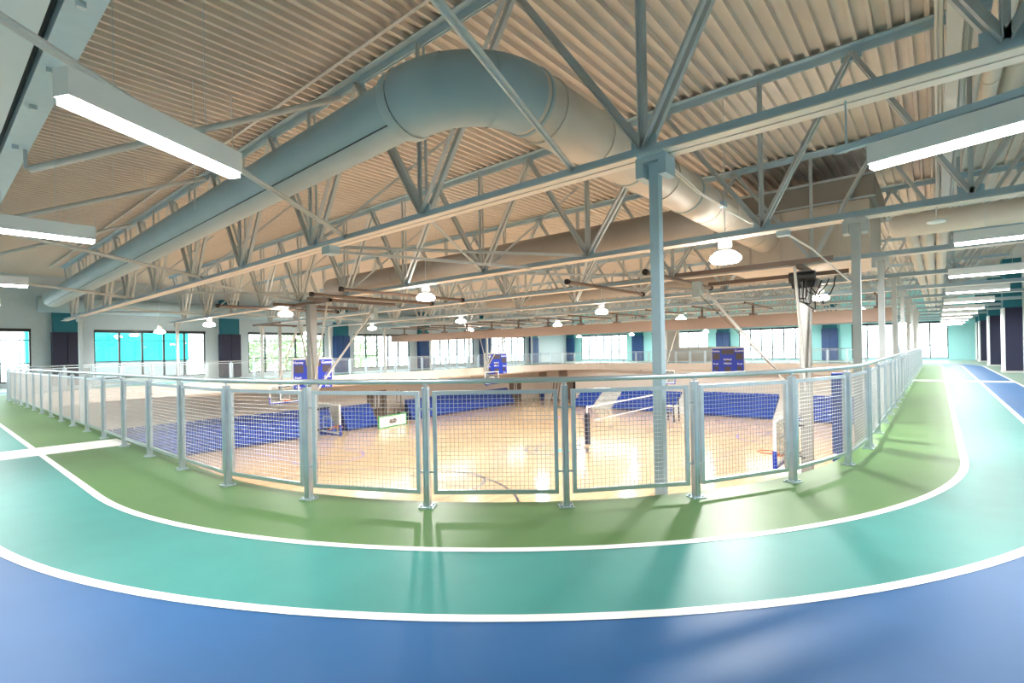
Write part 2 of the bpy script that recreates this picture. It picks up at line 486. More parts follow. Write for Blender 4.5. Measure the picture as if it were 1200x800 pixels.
# pilasters with padded fronts
tn = [2]
def pilaster(x0, x1, y0, y1, face, pad, cap):
    """face: 'x-','x+','y-' direction of the padded front"""
    tn[0] += 1
    t = thing('trim_%d' % tn[0], None, None, ((x0 + x1) / 2, (y0 + y1) / 2, 0), kind='structure')
    mk('pier', MB().box(x0, x1, y0, y1, 0, 5.0), MT['tealtop'] if cap is None else cap, t)
    g = 0.05
    p = MB()
    if face == 'x+':
        ym = (y0 + y1) / 2
        for a0, a1 in ((y0 - g, ym - 0.015), (ym + 0.015, y1 + g)):
            mk('wall_pad', MB().box(x0, x1 + 0.08, a0, a1, 0.05, 2.8), pad, t)
    elif face == 'y-':
        xm = (x0 + x1) / 2
        for a0, a1 in ((x0 - g, xm - 0.015), (xm + 0.015, x1 + g)):
            mk('wall_pad', MB().box(a0, a1, y0 - 0.08, y1, 0.05, 2.85), pad, t)
    else:
        mk('wall_pad', MB().box(x0 + 0.06, x1, y0 - 0.07, y1 + 0.07, 0.08, 2.85), pad, t)
        mk('edge_strip', MB().box(x0 - 0.02, x0 + 0.05, y0 - 0.07, y1 + 0.07, 0.08, 2.85), MT['white'], t)
        mk('plinth', MB().box(x0 - 0.05, x1, y0 - 0.1, y1 + 0.1, 0, 0.08), MT['ltgrey'], t)
for i, y in enumerate((6.2, 15.8, 25.4, 35.2, 44.7, 54.4)):
    pilaster(XL, XL + 0.42, y * KL - 0.54, y * KL + 0.54, 'x+', MT['navy'] if i < 2 else MT['navyb'], MT['tealtop'])
for x in (-38.4, -28.3, -18.1, -8.0):
    pilaster(x * KF - 0.56, x * KF + 0.56, YF - 0.42, YF, 'y-', MT['navyb'], MT['tealtop'])
for y in (14.2, 22.6, 31.0, 39.4, 47.6, 51.2):
    pilaster(2.25, XR, y, y + 0.9, 'x-', MT['navy'], MT['tealtop'])

# ------------------------------------------------------------------ ceiling: corrugated deck
b = MB(); b.box(XL - 0.3, XR + 0.3, YB - 0.3, YF + 0.3, 5.86, 6.1)
ceil = struct('ceiling', b, MT['deck'], label='flat roof with off-white corrugated metal deck')
prof = []
for r in range(3):
    x = r * 0.2
    prof += [(x, 5.815), (x + 0.125, 5.815), (x + 0.138, 5.735), (x + 0.187, 5.735)]
prof.append((0.6, 5.815))
d = MB(); k = len(prof)
d.add([(x, YB, z) for x, z in prof] + [(x, YF, z) for x, z in prof], [(i, i + 1, k + i + 1, k + i) for i in range(k - 1)])
dm = d.mesh('deck_sheet', MT['deck'])
x = XL
while x < XR:
    ob('deck_sheet', dm, ceil, (x, 0, 0)); x += 0.6

# ------------------------------------------------------------------ roof trusses
TY = [4.6 + 4.33 * i for i in range(12)]
NB = [0.37, -2.15] + [-5.43 - 2.99 * i for i in range(9)]       # bottom panel points
NT = [1.7, -0.9, -3.78] + [-6.93 - 2.99 * i for i in range(9)]   # top panel points
X0, X1 = -31.6, 2.8
def ell(a, t, s=1):
    """angle section: horizontal leg at the bottom, vertical leg at x=0; s mirrors"""
    p = [(0, 0), (s * a, 0), (s * a, t), (s * t, t), (s * t, a), (0, a)]
    return p if s > 0 else p[::-1]
def make_truss():
    t = thing('roof_truss', '', 'truss', (0, 0, 0), 0, 'parallel steel roof trusses')
    b = MB()
    for s in (1, -1):
        pr = [(x + s * 0.012, y) for x, y in ell(0.11, 0.012, s)]
        b.prism(pr, (X0, 0, 3.20), (X1, 0, 3.20))
    mk('bottom_chord', b, MT['steel'], t, world=False)
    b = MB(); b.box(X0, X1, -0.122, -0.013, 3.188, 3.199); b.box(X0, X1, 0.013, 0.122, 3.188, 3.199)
    mk('bottom_flange', b, MT['flange'], t, world=False, label='bottom flange plates with warm floor bounce light painted in')  # pale skin under the chord carries painted bounce light
    b = MB()
    for s in (1, -1):
        pr = [(x + s * 0.012, -y) for x, y in ell(0.12, 0.014, s)][::-1]
        b.prism(pr, (X0, 0, 5.73), (X1, 0, 5.73))
    mk('top_chord', b, MT['steel'], t, world=False)
    cache = {}
    def web(p, q, w):
        key = (round(q[0] - p[0], 2), w)
        if key not in cache:
            b = MB(); dv = (q[0] - p[0], 0, q[2] - p[2])
            for s in (1, -1):
                pr = [(x + s * 0.04, y - w / 2) for x, y in ell(w, 0.009, s)]
                b.prism(pr, (0, 0, 0), dv, up=(1, 0, 0) if abs(dv[0]) < 0.1 else (0, 0, 1))
            cache[key] = b.mesh('web_member', MT['truss'])
        ob('web_member', cache[key], t, p, world=False)
    zb, zt = 3.30, 5.64
    for i, xb in enumerate(NB):
        for xt in NT[i:i + 2]:
            if xt > X0 and xt < X1: web((xb, 0, zb), (xt, 0, zt), 0.065)
        web((xb, 0, zb), (xb, 0, zt), 0.05)
    # light diagonal bridging that steadies the bottom chord
    bm_ = MB().bar((0, 0, 0), (1.45, 2.05, 2.2), 0.05, 0.012).bar((0, 0, 0), (1.45, 2.05, 2.2), 0.012, 0.05).mesh('bridging_bar', MT['truss'])
    for xb in NB[3::2]: ob('bridging_bar', bm_, t, (xb, 0.03, 3.32), world=False)
    h1 = MB().bar((0, 0, 0), (2.99, 4.33, 0), 0.06, 0.008).bar((0, 0, 0), (2.99, 4.33, 0), 0.008, 0.06).mesh('flat_brace', MT['truss'])
    h2 = MB().bar((0, 0, 0), (-2.99, 4.33, 0), 0.06, 0.008).bar((0, 0, 0), (-2.99, 4.33, 0), 0.008, 0.06).mesh('flat_brace', MT['truss'])
    for j in (3, 6, 9): ob('flat_brace', h1, t, (NB[j], 0, 3.28), world=False); ob('flat_brace', h2, t, (NB[j] + 2.99, 0, 3.29), world=False)
    gp = MB().box(-0.13, 0.13, -0.012, 0.012, 0.03, 0.14).mesh('gusset_plate', MT['steel'])
    for xb in NB: ob('gusset_plate', gp, t, (xb, 0, 3.26), world=False)
    for xt in NT:
        if X0 < xt < X1: ob('gusset_plate', gp, t, (xt, 0, 5.5), world=False)
    return t
tr = make_truss()
trusses = []
for i, y in enumerate(TY):
    o = tr if i == 0 else dup(tr)
    o.location = (0, y, 0)
    o['label'] = ['nearest steel roof truss, spanning the picture above the corner column', 'second steel roof truss behind the large duct elbow'][i] if i < 2 else '%s steel roof truss counted away from the camera' % ORD[i]
    trusses.append(o)
# kickers and braces of the nearest truss toward the near beam
t0 = trusses[0]
def lbar(p, q, w=0.05): return MB().bar(p, q, w, 0.008).bar(p, q, 0.008, w)
for p, q in (((-2.95, 4.55, 3.28), (-1.25, -0.6, 3.28)), ((-7.35, 4.55, 3.28), (-3.25, -0.6, 3.28)), ((-13.6, 4.55, 3.28), (-9.4, -0.6, 3.28)), ((-19.6, 4.55, 3.28), (-15.4, -0.6, 3.28))):
    mk('brace', lbar(p, q, 0.07), MT['truss'], t0)
for i, (p, q) in enumerate((((-7.3, 4.5, 5.5), (-9.4, 1.04, 3.95)), ((-13.2, 4.5, 5.6), (-15.3, 1.04, 4.28)), ((-19.4, 4.5, 5.6), (-21.5, 1.04, 4.28)))):
    mk('pipe_brace', MB().tube([p, q], 0.05, 10), MT['truss'], t0, True)
    mk('pipe_hanger', MB().box(q[0] - 0.02, q[0] + 0.02, q[1] - 0.06, q[1] - 0.02, q[2], 4.32), MT['galv'], t0)
# roof purlins (angles under the deck between trusses)
pn = 0
for y in (4.15,):
    b = MB(); b.prism(ell(0.05, 0.008), (X0, y, 5.68), (X1, y, 5.68))
    mk('purlin', b, MT['truss'], ceil)

# ------------------------------------------------------------------ columns
def column(x, y, label, s=0.13, z0=-0.0, m='steel'):
    t = thing('steel_column', label, 'column', (x, y, z0), 0, 'slender steel columns beside the guardrail')
    b = MB(); b.box(-s / 2, s / 2, -s / 2, s / 2, 0, 3.12 - z0)
    mk('shaft', b, MT[m], t, world=False)
    b = MB(); b.box(-0.13, 0.13, -0.13, 0.13, 3.17 - z0, 3.2 - z0); b.box(-0.15, -0.075, -0.11, 0.11, 2.98 - z0, 3.17 - z0); b.box(0.075, 0.15, -0.11, 0.11, 2.98 - z0, 3.17 - z0); b.box(-0.075, 0.075, -0.11, 0.11, 3.12 - z0, 3.17 - z0)
    mk('cap_plate', b, MT[m], t, world=False)
    return t
column(-2.04, 4.6, 'nearest blue grey steel column standing at the curved guardrail corner', 0.092, G2)
for i in range(1, 9):
    column(-0.89, TY[i], '%s steel column beyond the corner column along the right guardrail' % ORD[i - 1], 0.108, G2, 'truss')  # lighter grey than the corner column, painting in the warm light farther off
column(-28.1, 4.6, 'steel column under the far left end of the nearest truss', 0.13, G2)
for i in range(1, 9):
    column(-30.55, TY[i], '%s steel column of the left far row, counted from the near end' % ORD[i - 1], 0.125, 0, 'truss')  # same lighter grey, warm light put into the paint

# ------------------------------------------------------------------ guardrail
def path_posts():
    P = []
    step = 12.3
    for k in range(-2, 6):            # on the near arc
        a = math.radians(-58.9 + step * k)
        P.append((CT[0] + RR * math.cos(a), CT[1] + RR * math.sin(a)))
    Rr = []
    y = 8.15
    while y < RY1 - RR + 0.1: Rr.append((RX1, y)); y += 1.3
    L = []
    x = -7.0
    while x > RX0 + RR - 0.1: L.append((x, RY0)); x -= 1.3
    near = L[::-1] + P[0:1][0:0] + P + Rr
    return near
near = path_posts()
def far_posts():
    F = []
    def arc(cx, cy, a0, a1, n):
        for i in range(n + 1):
            a = math.radians(a0 + (a1 - a0) * i / n); F.append((cx + RR * math.cos(a), cy + RR * math.sin(a)))
    arc(RX0 + RR, RY0 + RR, -90, -180, 7)
    n = 25
    for i in range(1, n): F.append((RX0, RY0 + RR + (RY1 - RY0 - 2 * RR) * i / n))
    arc(RX0 + RR, RY1 - RR, 180, 90, 7)
    n = 14
    for i in range(1, n): F.append((RX0 + RR + (RX1 - RX0 - 2 * RR) * i / n, RY1))
    arc(RX1 - RR, RY1 - RR, 90, 0, 7)
    return F
far = far_posts()

PZ0, PZ1, HZ = 0.115, 1.015, 1.10
post_m = MB().box(-0.012, 0.012, -0.03, 0.03, 0.012, 1.05).box(0.016, 0.026, -0.03, 0.03, 0.012, 1.05).box(-0.026, -0.016, -0.03, 0.03, 0.012, 1.05).mesh('post', MT['galv'])
plate_m = MB().box(-0.065, 0.065, -0.06, 0.06, 0.0, 0.012).lathe([(0.012, 0.012), (0.012, 0.026)], (0.045, 0.035, 0), 6).lathe([(0.012, 0.012), (0.012, 0.026)], (-0.045, 0.035, 0), 6).lathe([(0.012, 0.012), (0.012, 0.026)], (0.045, -0.035, 0), 6).lathe([(0.012, 0.012), (0.012, 0.026)], (-0.045, -0.035, 0), 6).mesh('base_plate', MT['galv'])
stan_m = MB().tube([(0, 0, 1.05), (0, 0, HZ - 0.02)], 0.009, 6).box(-0.02, 0.02, -0.02, 0.02, HZ - 0.03, HZ - 0.018).mesh('handrail_bracket', MT['galv'])
pcache = {}
def panel_meshes(w):
    w = round(w, 2)
    if w not in pcache:
        f = MB(); t = 0.034; h = w / 2
        f.box(-h, -h + t, -0.016, 0.016, PZ0, PZ1); f.box(h - t, h, -0.016, 0.016, PZ0, PZ1)
        f.box(-h + t, h - t, -0.016, 0.016, PZ0, PZ0 + t); f.box(-h + t, h - t, -0.016, 0.016, PZ1 - t, PZ1)
        f.box(-h - 0.035, -h, -0.006, 0.006, 0.30, 0.315); f.box(h, h + 0.035, -0.006, 0.006, 0.30, 0.315)
        f.box(-h - 0.035, -h, -0.006, 0.006, 0.85, 0.865); f.box(h, h + 0.035, -0.006, 0.006, 0.85, 0.865)
        m = MB(); r = 0.0019
        nx = max(4, round((w - 2 * t) / 0.038)); nz = round((PZ1 - PZ0 - 2 * t) / 0.038)
        def wire(p, q, ax):
            if ax == 'z':
                vs = [(p[0] - r, 0, p[1]), (p[0], -r, p[1]), (p[0] + r, 0, p[1]), (p[0], r, p[1]), (q[0] - r, 0, q[1]), (q[0], -r, q[1]), (q[0] + r, 0, q[1]), (q[0], r, q[1])]
            else:
                vs = [(p[0], 0, p[1] - r), (p[0], r, p[1]), (p[0], 0, p[1] + r), (p[0], -r, p[1]), (q[0], 0, q[1] - r), (q[0], r, q[1]), (q[0], 0, q[1] + r), (q[0], -r, q[1])]
            m.add(vs, [(0, 1, 5, 4), (1, 2, 6, 5), (2, 3, 7, 6), (3, 0, 4, 7)])
        for i in range(1, nx):
            xx = -h + t + (w - 2 * t) * i / nx; wire((xx, PZ0 + t), (xx, PZ1 - t), 'z')
        for i in range(1, nz):
            zz = PZ0 + t + (PZ1 - PZ0 - 2 * t) * i / nz; wire((-h + t, zz), (h - t, zz), 'x')
        pcache[w] = (f.mesh('mesh_panel', MT['galv']), m.mesh('wire_mesh', MT['wire']))
    return pcache[w]
def guardrail(name, label, pts, closed_hand):
    t = thing(name, label, 'railing', (pts[len(pts) // 2][0], pts[len(pts) // 2][1], 0))
    n = len(pts)
    for i, (x, y) in enumerate(pts):
        p = pts[max(i - 1, 0)]; q = pts[min(i + 1, n - 1)]
        a = math.atan2(q[1] - p[1], q[0] - p[0])
        o = ob('post', post_m, t, world=True, loc=(x, y, 0), rot=(0, 0, a))
        ob('base_plate', plate_m, o, world=False); ob('handrail_bracket', stan_m, o, world=False)
        if i < n - 1:
            dx, dy = pts[i + 1][0] - x, pts[i + 1][1] - y
            L = math.hypot(dx, dy)
            f, m = panel_meshes(L - 0.125)
            po = ob('mesh_panel', f, t, world=True, loc=(x + dx / 2, y + dy / 2, 0), rot=(0, 0, math.atan2(dy, dx)))
            ob('wire_mesh', m, po, world=False, kind='stuff')
    b = MB(); b.tube([(x, y, HZ) for x, y in closed_hand], 0.025, 10)
    mk('handrail', b, MT['galv'], t, smooth=True)
    return t
lp = loop(0)
i0 = 0
nearhand = []
arcn = [(CT[0] + RR * math.cos(math.radians(a)), CT[1] + RR * math.sin(math.radians(a))) for a in [-90 + 90 * i / 40 for i in range(41)]]
nearhand = [(near[0][0] - 0.3, RY0), (-20, RY0), (-14, RY0), (-9, RY0)] + arcn + [(RX1, 12), (RX1, 20), (RX1, 30), (RX1, near[-1][1] + 0.2)]
guardrail('guardrail', 'galvanised guardrail with wire mesh panels curving round the near corner', near, nearhand)
guardrail('guardrail', 'distant guardrail along the far side of the track opening', far, far)

# ------------------------------------------------------------------ ducts
def duct(name, pts, r, m, label, n=24, seams=1.5, parent=None):
    t = thing(name, label, 'duct', pts[0])
    mk('duct_shell', MB().tube(pts, r, n), MT[m], t, smooth=True)
    bm_ = MB()
    total = 0
    for i in range(len(pts) - 1):
        p, q = Vector(pts[i]), Vector(pts[i + 1]); L = (q - p).length
        k = int(L // seams) if seams else 0
        for j in range(1, k + 1):
            c = p + (q - p) * (j / (k + 1)); d = (q - p).normalized() * 0.012
            o = ob('seam_band', MB().tube([c - d, c + d], r + 0.006, n).mesh('seam_band', MT[m], True), t)
    return t
DZ, DR = 3.82, 0.29
dt = thing('round_duct', 'large blue grey round duct with gored elbow over the near truss', 'duct', (-3.9, 3.2, DZ))
LE, RE = Vector((-24.0, 3.2, 3.52)), Vector((-3.98, 3.2, DZ))
mk('duct_shell', MB().tube([LE, RE], DR, 32), MT['duct'], dt, smooth=True, label='long straight run toward the left wall')
so = Vector((0, -0.62, -0.785)) * (DR + 0.002)
mk('seam_flange', MB().bar(LE + so, RE + so, 0.012, 0.012, up=(0, -0.62, -0.785)), MT['dark'], dt, label='dark seam along the underside')
EC = (-3.95, 3.98); ER = 0.78
def epoint(a, z=0.0): return Vector((EC[0] + ER * math.sin(math.radians(a)), EC[1] - ER * math.cos(math.radians(a)), DZ + 0.08 * a / 90))
def gore(a0, a1, r, name, m, n=5, **k):
    mk(name, MB().tube([epoint(a0 + (a1 - a0) * i / n) for i in range(n + 1)], r, 36, caps=False), m, dt, smooth=True, **k)
gore(1, 31.3, 0.335, 'elbow_gore', MT['duct'], 8); gore(31.3, 61.3, 0.331, 'elbow_gore', MT['duct'], 8); gore(61.3, 91, 0.335, 'elbow_gore', MT['duct'], 8)
for a_ in (31.3, 61.3): gore(a_ - 0.7, a_ + 0.7, 0.338, 'seam_ring', MT['duct'], 2)
gore(-6, 2, 0.345, 'duct_collar', MT['band'], 2, label='raised blue collar at the start of the elbow')
mk('trunk_run', MB().tube([(-3.17, 3.98, DZ + 0.08), (-3.25, 13.68, DZ + 0.2)], 0.33, 36), MT['duct_warm'], dt, smooth=True, label='pale beige run passing through the trusses')
for y in (4.08, 4.35, 5.35, 6.35, 7.35, 8.35, 9.35, 10.35, 11.6, 12.6):
    zz = DZ + 0.08 + 0.08 * (y - 3.98) / 6.3; xx = -3.17 - 0.05 * (y - 3.98) / 6.3
    mk('duct_band', MB().tube([(xx, y - 0.02, zz), (xx, y + 0.02, zz)], 0.345, 36), MT['band'] if y in (4.08, 6.35, 8.35) else MT['duct_warm'], dt, smooth=True)
for x in (-9, -14, -19):
    mk('hanger_strap', MB().bar((x, 2.91, 3.7), (x, 2.91, 5.75), 0.03, 0.004).bar((x, 3.49, 3.7), (x, 3.49, 5.75), 0.03, 0.004), MT['galv'], dt)
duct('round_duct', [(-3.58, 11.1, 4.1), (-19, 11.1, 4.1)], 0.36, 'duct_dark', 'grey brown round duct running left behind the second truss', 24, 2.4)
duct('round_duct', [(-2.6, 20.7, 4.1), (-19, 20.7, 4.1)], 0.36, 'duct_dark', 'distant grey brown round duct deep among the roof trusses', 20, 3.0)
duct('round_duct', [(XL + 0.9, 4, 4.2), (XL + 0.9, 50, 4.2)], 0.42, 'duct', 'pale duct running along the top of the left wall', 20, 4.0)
# plenum box at right end of the trunk
t = thing('air_plenum', 'large beige sheet metal plenum box joined to the duct trunk', 'plenum', (-2.2, 14.6, 3.4))
mk('plenum_body', MB().box(-4.2, -1.1, 13.7, 16.6, 3.32, 4.6), MT['duct_warm'], t)
mk('plenum_top', MB().box(-4.3, -1.0, 13.6, 16.7, 4.6, 5.15), MT['duct_dark'], t, label='upper casing with the shade of an unlit recess painted on')  # dark colour paints in the shade of an unlit recess
for x in (-3.6, -2.9, -2.3, -1.7):
    mk('standing_seam', MB().box(x - 0.015, x + 0.015, 13.66, 13.7, 3.32, 4.6), MT['duct_warm'], t)
mk('stiffener', MB().box(-4.33, -0.97, 13.56, 13.6, 4.6, 4.64).box(-4.33, -0.97, 13.56, 13.6, 5.1, 5.15), MT['galv'], t)
# manifold over right lanes and its three branch ducts
t = thing('manifold_duct', 'short fat cross duct feeding three branch ducts above the right lanes', 'duct', (0, 9.9, 3.2))
mk('duct_shell', MB().tube([(-0.55, 9.95, 3.18), (-0.48, 9.95, 3.18), (2.75, 9.95, 3.18)], [0.12, 0.17, 0.17], 20), MT['duct_warm'], t, smooth=True)
for x in (-0.36, -0.12, 0.08):
    mk('branch_neck', MB().tube([(x, 9.95, 3.16), (x, 10.5, 3.3), (x, 11.2, 3.5)], 0.09, 14), MT['duct_warm'], t, smooth=True)
for i, x in enumerate((-0.36, -0.12, 0.12)):
    duct('branch_duct', [(x, 11.3, 3.55), (x, 46, 3.55)], 0.11, 'duct_warm', ['leftmost', 'middle', 'rightmost'][i] + ' of three thin parallel ducts over the right lanes', 12, 4.33)
for i, (x, z, r) in enumerate(((0.50, 4.3, 0.085), (0.72, 4.45, 0.11), (1.15, 4.6, 0.12))):
    duct('ceiling_pipe', [(x, -1.5, z), (x, 9.6, z)], r, 'duct_warm', ['first', 'second', 'third'][i] + ' fat pipe right of the flat cable trunk, counted from it', 14, 2.0)

# flat trunk and thin pipes running along the right lanes
t = thing('cable_trunk', 'flat white cable trunk running along the ceiling above the right lanes', 'trunk', (0.2, 5, 4.9))
mk('trunk_body', MB().box(0.13, 0.27, -1.5, 46, 4.86, 5.0), MT['pipe'], t)
for y in [2 + 2.165 * i for i in range(18)]:
    mk('trunk_hanger', MB().box(0.11, 0.125, y, y + 0.04, 4.86, 5.75), MT['galv'], t)
for i, (x, z, r) in enumerate(((0.085, 4.95, 0.022), (0.045, 4.92, 0.016), (0.315, 4.95, 0.03), (0.36, 5.0, 0.016))):
    mk('conduit_pipe', MB().tube([(x, -1.5, z), (x, 46, z)], r, 8), MT['pipe'], None, True, label=['thin conduit touching the left side of the flat trunk', 'outermost thin conduit left of the flat trunk', 'grey pipe just right of the flat trunk', 'thin second pipe right of the flat trunk'][i], cat='pipe')

# near beam pair, upper left
t = thing('ceiling_beam', 'broad pale blue boxed beam crossing the upper left corner', 'beam', (-8, 0.9, 4.2))
mk('beam_face', MB().box(-28, -1.5, 0.80, 1.04, 4.2, 4.75), MT['steel'], t)
mk('beam_panel', MB().box(-28, -1.5, -0.6, 0.73, 4.2, 4.7), MT['panel'], t, label='flat white panel behind the dark slot')
mk('slot', MB().box(-28, -1.5, 0.73, 0.80, 4.32, 4.36), MT['black'], t, label='dark slot between the panels')
cb = []
for i in range(40):
    x = -4.6 - i * 0.12
    cb.append((x, 1.05 + 0.015 * math.sin(i * 0.9), 4.32 + 0.05 * math.sin(i * 0.45)))
mk('cable', MB().tube(cb, 0.008, 6), MT['dark'], t)
for x in (-4.4, -5.2, -6.6, -7.7, -9.3):
    mk('clip', MB().box(x, x + 0.05, 0.86, 0.92, 4.15, 4.2).box(x + 0.02, x + 0.03, 0.3, 0.36, 4.12, 4.2), MT['galv'], t)

# ------------------------------------------------------------------ lamps
def highbay(x, y, label, z=2.9, power=HB_POWER):
    t = thing('pendant_lamp', label, 'lamp', (x, y, z), 0, 'high-bay pendant lamps over the gym')
    mk('housing', MB().lathe([(0.07, 0.42), (0.10, 0.40), (0.12, 0.25), (0.10, 0.16), (0.17, 0.13)][::-1], n=14), MT['white'], t, True, world=False)
    mk('lens', MB().lathe([(0.16, 0.13), (0.25, 0.06), (0.265, 0.0), (0.22, -0.05), (0.10, -0.065)][::-1], n=18), MT['hb'], t, True, world=False)
    mk('stem', MB().tube([(0, 0, 0.42), (0, 0, 0.75), (0.01, 0, 5.8 - z)], 0.008, 6), MT['galv'], t, world=False)
    l = bpy.data.lights.new('lamp_light', 'AREA'); l.shape = 'DISK'; l.size = 0.3; l.energy = power; l.color = (1.0, 0.97, 0.93)
    lo = bpy.data.objects.new('lamp_light', l); COL.objects.link(lo); lo.parent = t; lo.location = (0, 0, -0.09)
    return t
HB = [(-2.84, 9.27), (-11.1, 9.4), (-18.9, 9.1), (-27.0, 9.25),
      (-2.93, 19.4), (-10.67, 18.5), (-18.5, 17.95), (-26.6, 18.2),
      (-2.7, 27.8), (-10.5, 26.6), (-17.8, 25.5), (-25.4, 25.5),
      (-2.8, 36.5), (-10.6, 35.5), (-18.2, 34.8), (-26.0, 34.5)]
rows = ['nearest', 'second', 'third', 'farthest']
cols = ['rightmost', 'second from right', 'second from left', 'leftmost']
highbay(-33.0, 8.8, 'glowing high-bay pendant lamp farthest left, beyond the left railing', 2.78, 60)
highbay(-32.8, 17.3, 'glowing high-bay pendant lamp beyond the left railing, behind the farthest-left one', 2.8, 60)
for i, x in enumerate((-31.0, -24.5, -16.8, -8.4, -2.0)):
    highbay(x, 48.6, ['leftmost', 'second from left', 'middle', 'second from right', 'rightmost'][i] + ' small pendant lamp over the walkway along the far windows', 2.85, 190)
for i, (x, y) in enumerate(HB):
    highbay(x, y, 'glowing high-bay pendant lamp, %s in the %s row over the gym' % (cols[i % 4], rows[i // 4]))

def linear(c, ang, label, L=1.22, WL=0.56):
    t = thing('linear_lamp', label, 'lamp', c, ang, 'linear lamps over the track lanes')
    h = L / 2
    mk('housing', MB().box(-h, h, -0.05, 0.05, 0.03, 0.17), MT['white'], t, world=False)
    mk('lens', MB().box(-h + 0.012, h - 0.012, -0.042, 0.042, -0.005, 0.03), MT['led'], t, world=False)
    for s in (-0.3, 0.3):
        mk('suspension_wire', MB().tube([(s, 0, 0.17), (s, 0, WL)], 0.0025, 5), MT['galv'], t, world=False)
    l = bpy.data.lights.new('lamp_light', 'AREA'); l.shape = 'RECTANGLE'; l.size = L - 0.05; l.size_y = 0.08; l.energy = LED_POWER; l.color = (1.0, 0.98, 0.95)
    lo = bpy.data.objects.new('lamp_light', l); COL.objects.link(lo); lo.parent = t; lo.location = (0, 0, -0.02)
linear((0.24, 4.26, 2.6), math.atan2(-0.21, 0.76), 'nearest glowing linear lamp at the right edge over the lanes', WL=0.18)
ys = TY[1:11]
for i, y in enumerate(ys): linear((0.80, y, 2.64), 0, '%s linear lamp behind the nearest one over the right lanes' % ORD[i])
linear((-3.48, 0.97, 2.6), math.atan2(0.98, -0.50), 'large glowing linear lamp at upper left, nearest of the left lamps', 1.12, 1.55)
for i, x in enumerate((-6.92, -11.87, -16.2, -20.5, -24.8, -29)): linear((x, 0.66, 2.6), PI / 2, '%s linear lamp beyond the large upper left one over the left lanes' % ORD[i], 1.22, 1.6)
# strut carrying the nearest right lamp
mk('strut_channel', MB().bar((-0.56, 4.50, 2.81), (1.1, 3.98, 2.81), 0.045, 0.045).bar((-0.5, 4.55, 2.80), (-0.5, 4.55, 3.2), 0.012, 0.012), MT['steel'], None, label='slim blue strut channel above the nearest right linear lamp', cat='strut')
# conduits with boxes near the corner column
t = thing('conduit_run', 'white conduit with junction boxes sagging from the corner column top to the right', 'conduit', (-2.0, 4.7, 3.2))
pts = [(-2.0, 4.7, 3.15), (-2.5, 7.0, 3.5), (-2.9, 9.27, 3.86)]
mk('conduit', MB().tube(pts, 0.014, 6).tube([(p[0] + 0.05, p[1], p[2] - 0.02) for p in pts], 0.01, 6), MT['pipe'], t)
mk('conduit', MB().tube([(-2.9, 9.27, 3.86), (-2.4, 9.1, 3.45), (-1.9, 8.95, 3.22), (-1.7, 10.5, 3.1), (-1.45, 13.2, 2.75)], 0.016, 6), MT['pipe'], t)
for c in ((-2.9, 9.27, 3.88), (-1.85, 8.98, 3.16)):
    mk('junction_box', MB().box(c[0] - 0.09, c[0] + 0.09, c[1] - 0.07, c[1] + 0.07, c[2] - 0.05, c[2] + 0.05), MT['steel'], t)
t = thing('sensor', 'round white sensor disc hung under the second truss at right', 'sensor', (0.02, 8.93, 3.0))
mk('disc', MB().lathe([(0.10, 0), (0.11, 0.02), (0.06, 0.05)], (0.02, 8.93, 2.98), 16), MT['white'], t, True)
mk('sensor_rod', MB().tube([(0.02, 8.93, 3.03), (0.02, 8.93, 3.2)], 0.01, 6), MT['pipe'], t)
t = thing('ceiling_strut', 'white conduit strut with small box between the two nearest trusses', 'conduit', (-7.5, 4.6, 3.2))
mk('strut_bar', MB().bar((-7.85, 4.75, 3.12), (-6.9, 8.9, 3.2), 0.04, 0.05), MT['truss'], t)
mk('junction_box', MB().box(-8.0, -7.75, 4.5, 4.7, 3.06, 3.19), MT['steel'], t)

# ------------------------------------------------------------------ divider curtain
t = thing('divider_curtain', 'long folded beige divider curtain hung across the gym', 'curtain', (-16, 23, 2.4))
b = MB(); b.box(-31.0, -1.2, 22.85, 23.15, 2.2, 2.68)
mk('curtain_bundle', b, MT['beige'], t)
for i in range(14):
    x = -29.6 + i * 2.15
    mk('hanger_bracket', MB().box(x - 0.12, x + 0.12, 22.8, 23.2, 2.68, 2.76).box(x - 0.04, x + 0.04, 22.96, 23.04, 2.76, 3.2), MT['brown'], t)
    mk('track_pipe', MB().tube([(x, 21.8, 3.15), (x, 26.3, 3.15)], 0.04, 8), MT['brown'], t, True)

NG0 = len(COL.objects)
